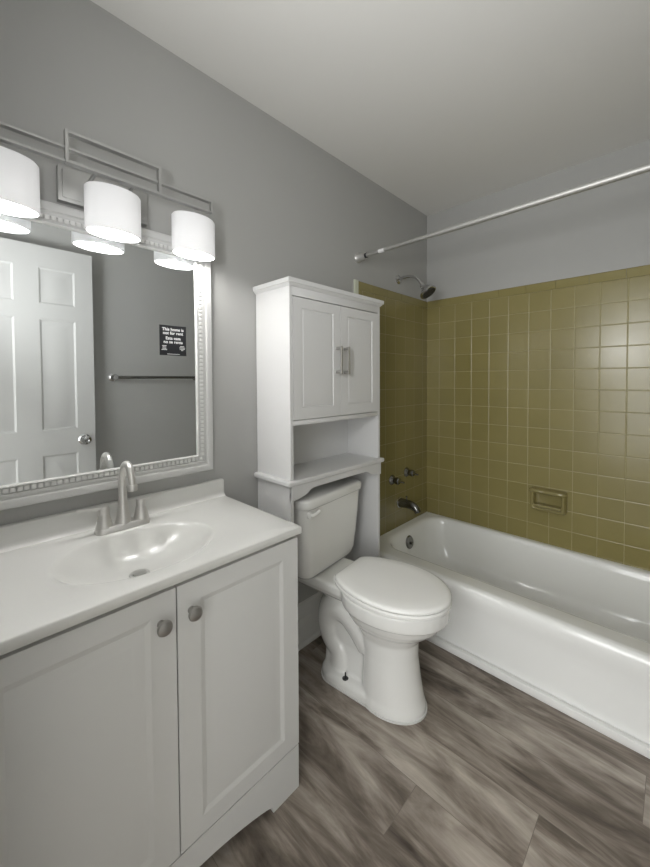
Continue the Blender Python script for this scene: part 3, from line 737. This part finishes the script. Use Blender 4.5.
# shelf board with rounded nosing on three sides
pr = [(0.862, 0.0), (0.864, 0.014), (0.868, 0.018), (0.880, 0.018), (0.884, 0.015), (0.885, 0.010), (0.886, 0.0)]
loft(b, [[Vector((px, py, z)) for px, py in ((0.003, CY0-o_), (CF+o_*0.75, CY0-o_), (CF+o_*0.75, CY1+o_), (0.003, CY1+o_))] for z, o_ in pr])
obj('shelf', b, M['lacquer'], oc, 20)
ol = [(CY0, 0.864), (CY0, 0.805)]
half = [(CY0+PT, 0.806), (CY0+0.045, 0.810), (CY0+0.075, 0.817), (CY0+0.090, 0.824), (CY0+0.100, 0.832), (CY0+0.115, 0.8365), (CY0+0.15, 0.838)]
ol = [(CY0, 0.864)] + [(CY0, 0.806)] + half + [(CY0+CY1-a, z) for a, z in half[::-1]] + [(CY1, 0.806), (CY1, 0.864)]
b = B(); prism(b, ol, FX, CF-0.006, CF+0.006); obj('scalloped_apron', b, M['lacquer'], oc, 25)
cm = (CY0+CY1)/2
for (d0, d1, hy) in ((CY0+PT+0.002, cm-0.001, cm-0.026), (cm+0.001, CY1-PT-0.002, cm+0.024)):
    b = slab_with_panels(B(), FX, d0, d1, 1.1195, 1.600, CF-0.016, CF+0.001, [(d0+0.046, d1-0.046, 1.166, 1.560)], [(0, 0), (0.0015, -0.003), (0.004, -0.0035), (0.010, -0.0012), (0.016, -0.0010)])
    dr = obj('door', b, M['lacquer'], oc, 12)
    b = B(); hz0, hz1 = 1.301, 1.422
    box(b, (CF+0.025, hy-0.0045, hz0), (CF+0.032, hy+0.0045, hz1), 0.001, 1)
    for zz in (hz0+0.003, hz1-0.015): box(b, (CF, hy-0.0055, zz), (CF+0.026, hy+0.0055, zz+0.012), 0.001, 1)
    obj('handle', b, M['pull'], dr)

# ------------------------------------------------------------------ toilet (local: x away from the wall, y across)
TY, TROT = 1.176, math.radians(6.0)
to = thing('toilet', 'white two-piece toilet with closed lid between vanity and bathtub', 'toilet', (0.014, TY, 0), rotz=TROT)
def egg(xb, xf, w, z, n=40, p=2.0, back=0.0):
    """outline: round front, squarer back; widest ahead of the middle"""
    pts = []; xm = xb + (xf-xb)*0.45
    for i in range(n):
        a = 2*PI*i/n; c, s = math.cos(a), math.sin(a)
        if c >= 0: x = xm + (xf-xm)*abs(c)**(1.0)
        else: x = xm - (xm-xb)*abs(c)**(0.8 if back == 0 else back)
        pts.append(Vector((x, w*(abs(s)**(2/p))*(1 if s >= 0 else -1), z)))
    return pts
def fused(name, parts, m, parent, voxel=0.006, it=6, fac=0.5):
    bm = bmesh.new()
    for p in parts: merge(bm, p)
    me = bpy.data.meshes.new(name); bm.to_mesh(me); bm.free()
    o = bpy.data.objects.new(name, me); COL.objects.link(o)
    r = o.modifiers.new('r', 'REMESH'); r.mode = 'VOXEL'; r.voxel_size = voxel
    s = o.modifiers.new('s', 'SMOOTH'); s.iterations = it; s.factor = fac
    dg = bpy.context.evaluated_depsgraph_get(); me2 = bpy.data.meshes.new_from_object(o.evaluated_get(dg))
    bpy.data.objects.remove(o); bpy.data.meshes.remove(me)
    bb = bmesh.new(); bb.from_mesh(me2); bpy.data.meshes.remove(me2)
    return obj(name, bb, m, parent, 80, local=True)
ZRIM = 0.438
P1 = B(); loft(P1, [egg(0.345, 0.608, 0.110, 0.0), egg(0.345, 0.608, 0.110, 0.022), egg(0.350, 0.600, 0.106, 0.045), egg(0.355, 0.586, 0.102, 0.12), egg(0.355, 0.576, 0.098, 0.20), egg(0.345, 0.578, 0.098, 0.265), egg(0.325, 0.604, 0.112, 0.300), egg(0.302, 0.640, 0.136, 0.327), egg(0.290, 0.663, 0.152, 0.350), egg(0.284, 0.672, 0.159, 0.368), egg(0.280, 0.676, 0.162, 0.377), egg(0.266, 0.694, 0.173, 0.382), egg(0.262, 0.697, 0.175, 0.405), egg(0.262, 0.698, 0.176, ZRIM)])
P3 = B(); loft(P3, [[Vector((px, py, z)) for px, py in rrect(0.19, 0, hx, hy, 0.035, 6)] for z, hx, hy in ((0.360, 0.150, 0.085), (0.380, 0.168, 0.105), (0.400, 0.175, 0.115), (0.426, 0.176, 0.117), (0.434, 0.172, 0.113))])
P4 = B(); tube(P4, [(0.40, 0, 0.20), (0.34, 0, 0.265), (0.275, 0, 0.302), (0.21, 0, 0.288), (0.178, 0, 0.220), (0.190, 0, 0.150), (0.235, 0, 0.105), (0.245, 0, 0.05), (0.245, 0, 0.005)], [0.085, 0.085, 0.082, 0.078, 0.070, 0.066, 0.066, 0.075, 0.080], 24, 5)
P5 = B(); loft(P5, [[Vector((px, py, z)) for px, py in rrect(0.315, 0, 0.160+a_, 0.104+a_, 0.075, 8)] for z, a_ in ((0.0, 0.0), (0.030, 0.0), (0.040, -0.006), (0.044, -0.016))])
P6 = B(); loft(P6, [[Vector((px, py, z)) for px, py in rrect(0.28, 0, 0.12, hy, 0.03, 6)] for z, hy in ((0.03, 0.060), (0.15, 0.045), (0.36, 0.060))])
fused('bowl', [P1, P3, P4, P5, P6], M['ceramic'], to, 0.005, 5, 0.5)
# caulk line round the foot
b = B(); loft(b, [[Vector((px, py, z)) for px, py in rrect(0.315, 0, 0.163, 0.107, 0.076, 8)] for z in (0.0, 0.006)])
loft(b, [egg(0.345, 0.612, 0.114, 0.0), egg(0.345, 0.612, 0.114, 0.006)])
obj('caulk_bead', b, M['trim'], to, 40, local=True)
# seat ring and lid
def lid_outline(xb, xf, w, z, n=56, bw=0.090):
    pts = []; xm = xb+(xf-xb)*0.50
    for i in range(n):
        a = 2*PI*i/n; c, s = math.cos(a), math.sin(a)
        if c >= 0: pts.append(Vector((xm+(xf-xm)*c, w*s, z)))
        else:
            t = min(1.0, -c); yy = w*s
            # straight cut at the hinge end: clamp
            xx = xm-(xm-xb)*1.22*t
            if xx < xb:
                xx = xb; 
            pts.append(Vector((xx, yy, z)))
    return pts
b = B(); loft(b, [lid_outline(0.262, 0.697, 0.171, ZRIM+0.001), lid_outline(0.258, 0.702, 0.175, ZRIM+0.004), lid_outline(0.257, 0.703, 0.176, ZRIM+0.013), lid_outline(0.261, 0.699, 0.172, ZRIM+0.018)])
obj('seat', b, M['seat'], to, 40, local=True)
b = B(); zl = ZRIM+0.0195
loft(b, [lid_outline(0.262, 0.697, 0.170, zl), lid_outline(0.258, 0.702, 0.175, zl+0.004), lid_outline(0.258, 0.702, 0.175, zl+0.010), lid_outline(0.262, 0.698, 0.171, zl+0.015), lid_outline(0.270, 0.686, 0.161, zl+0.018), lid_outline(0.30, 0.64, 0.122, zl+0.0195)])
obj('lid', b, M['seat'], to, 50, local=True)
for s in (-1, 1):
    b = B(); box(b, (0.240, s*0.070-0.014, ZRIM-0.006), (0.268, s*0.070+0.014, ZRIM+0.017), 0.005, 3)
    obj('hinge_cap', b, M['seat'], to, 50, local=True)
# tank
b = B()
def tk(x0_, x1_, hw, z, r): return [Vector((px, py, z)) for px, py in rrect((x0_+x1_)/2, 0, (x1_-x0_)/2, hw, r, 8)]
loft(b, [tk(0.045, 0.150, 0.140, 0.435, 0.03), tk(0.030, 0.168, 0.165, 0.440, 0.04), tk(0.022, 0.178, 0.180, 0.455, 0.045), tk(0.018, 0.184, 0.188, 0.480, 0.045), tk(0.014, 0.190, 0.195, 0.56, 0.042), tk(0.010, 0.196, 0.202, 0.66, 0.040), tk(0.008, 0.199, 0.207, 0.750, 0.038)])
obj('tank', b, M['ceramic'], to, 50, local=True)
b = B()
loft(b, [tk(0.006, 0.203, 0.211, 0.750, 0.040), tk(0.003, 0.209, 0.214, 0.756, 0.042), tk(0.002, 0.210, 0.215, 0.780, 0.042), tk(0.005, 0.207, 0.212, 0.787, 0.042), tk(0.014, 0.198, 0.203, 0.791, 0.04)])
obj('tank_lid', b, M['ceramic'], to, 50, local=True)
b = B(); lathe(b, [(0, 0), (0.014, 0), (0.014, 0.006), (0.009, 0.010), (0, 0.012)], (0.195, -0.184, 0.730), (1, 0, 0), 18)
tube(b, [(0.206, -0.184, 0.730), (0.212, -0.178, 0.730), (0.214, -0.160, 0.733), (0.214, -0.140, 0.738)], [0.008, 0.008, 0.007, 0.008], 14, 4)
obj('flush_lever', b, M['seat'], to, 50, local=True)
b = B(); lathe(b, [(0, 0), (0.013, 0), (0.013, 0.002), (0.007, 0.003), (0.007, 0.006), (0.003, 0.006), (0.003, 0.026), (0, 0.027)], (0.30, -0.082, 0.042), (0, 0, 1), 14)
obj('floor_bolt', b, M['rubber'], to, 40, local=True)['label'] = 'dark bare floor bolt'
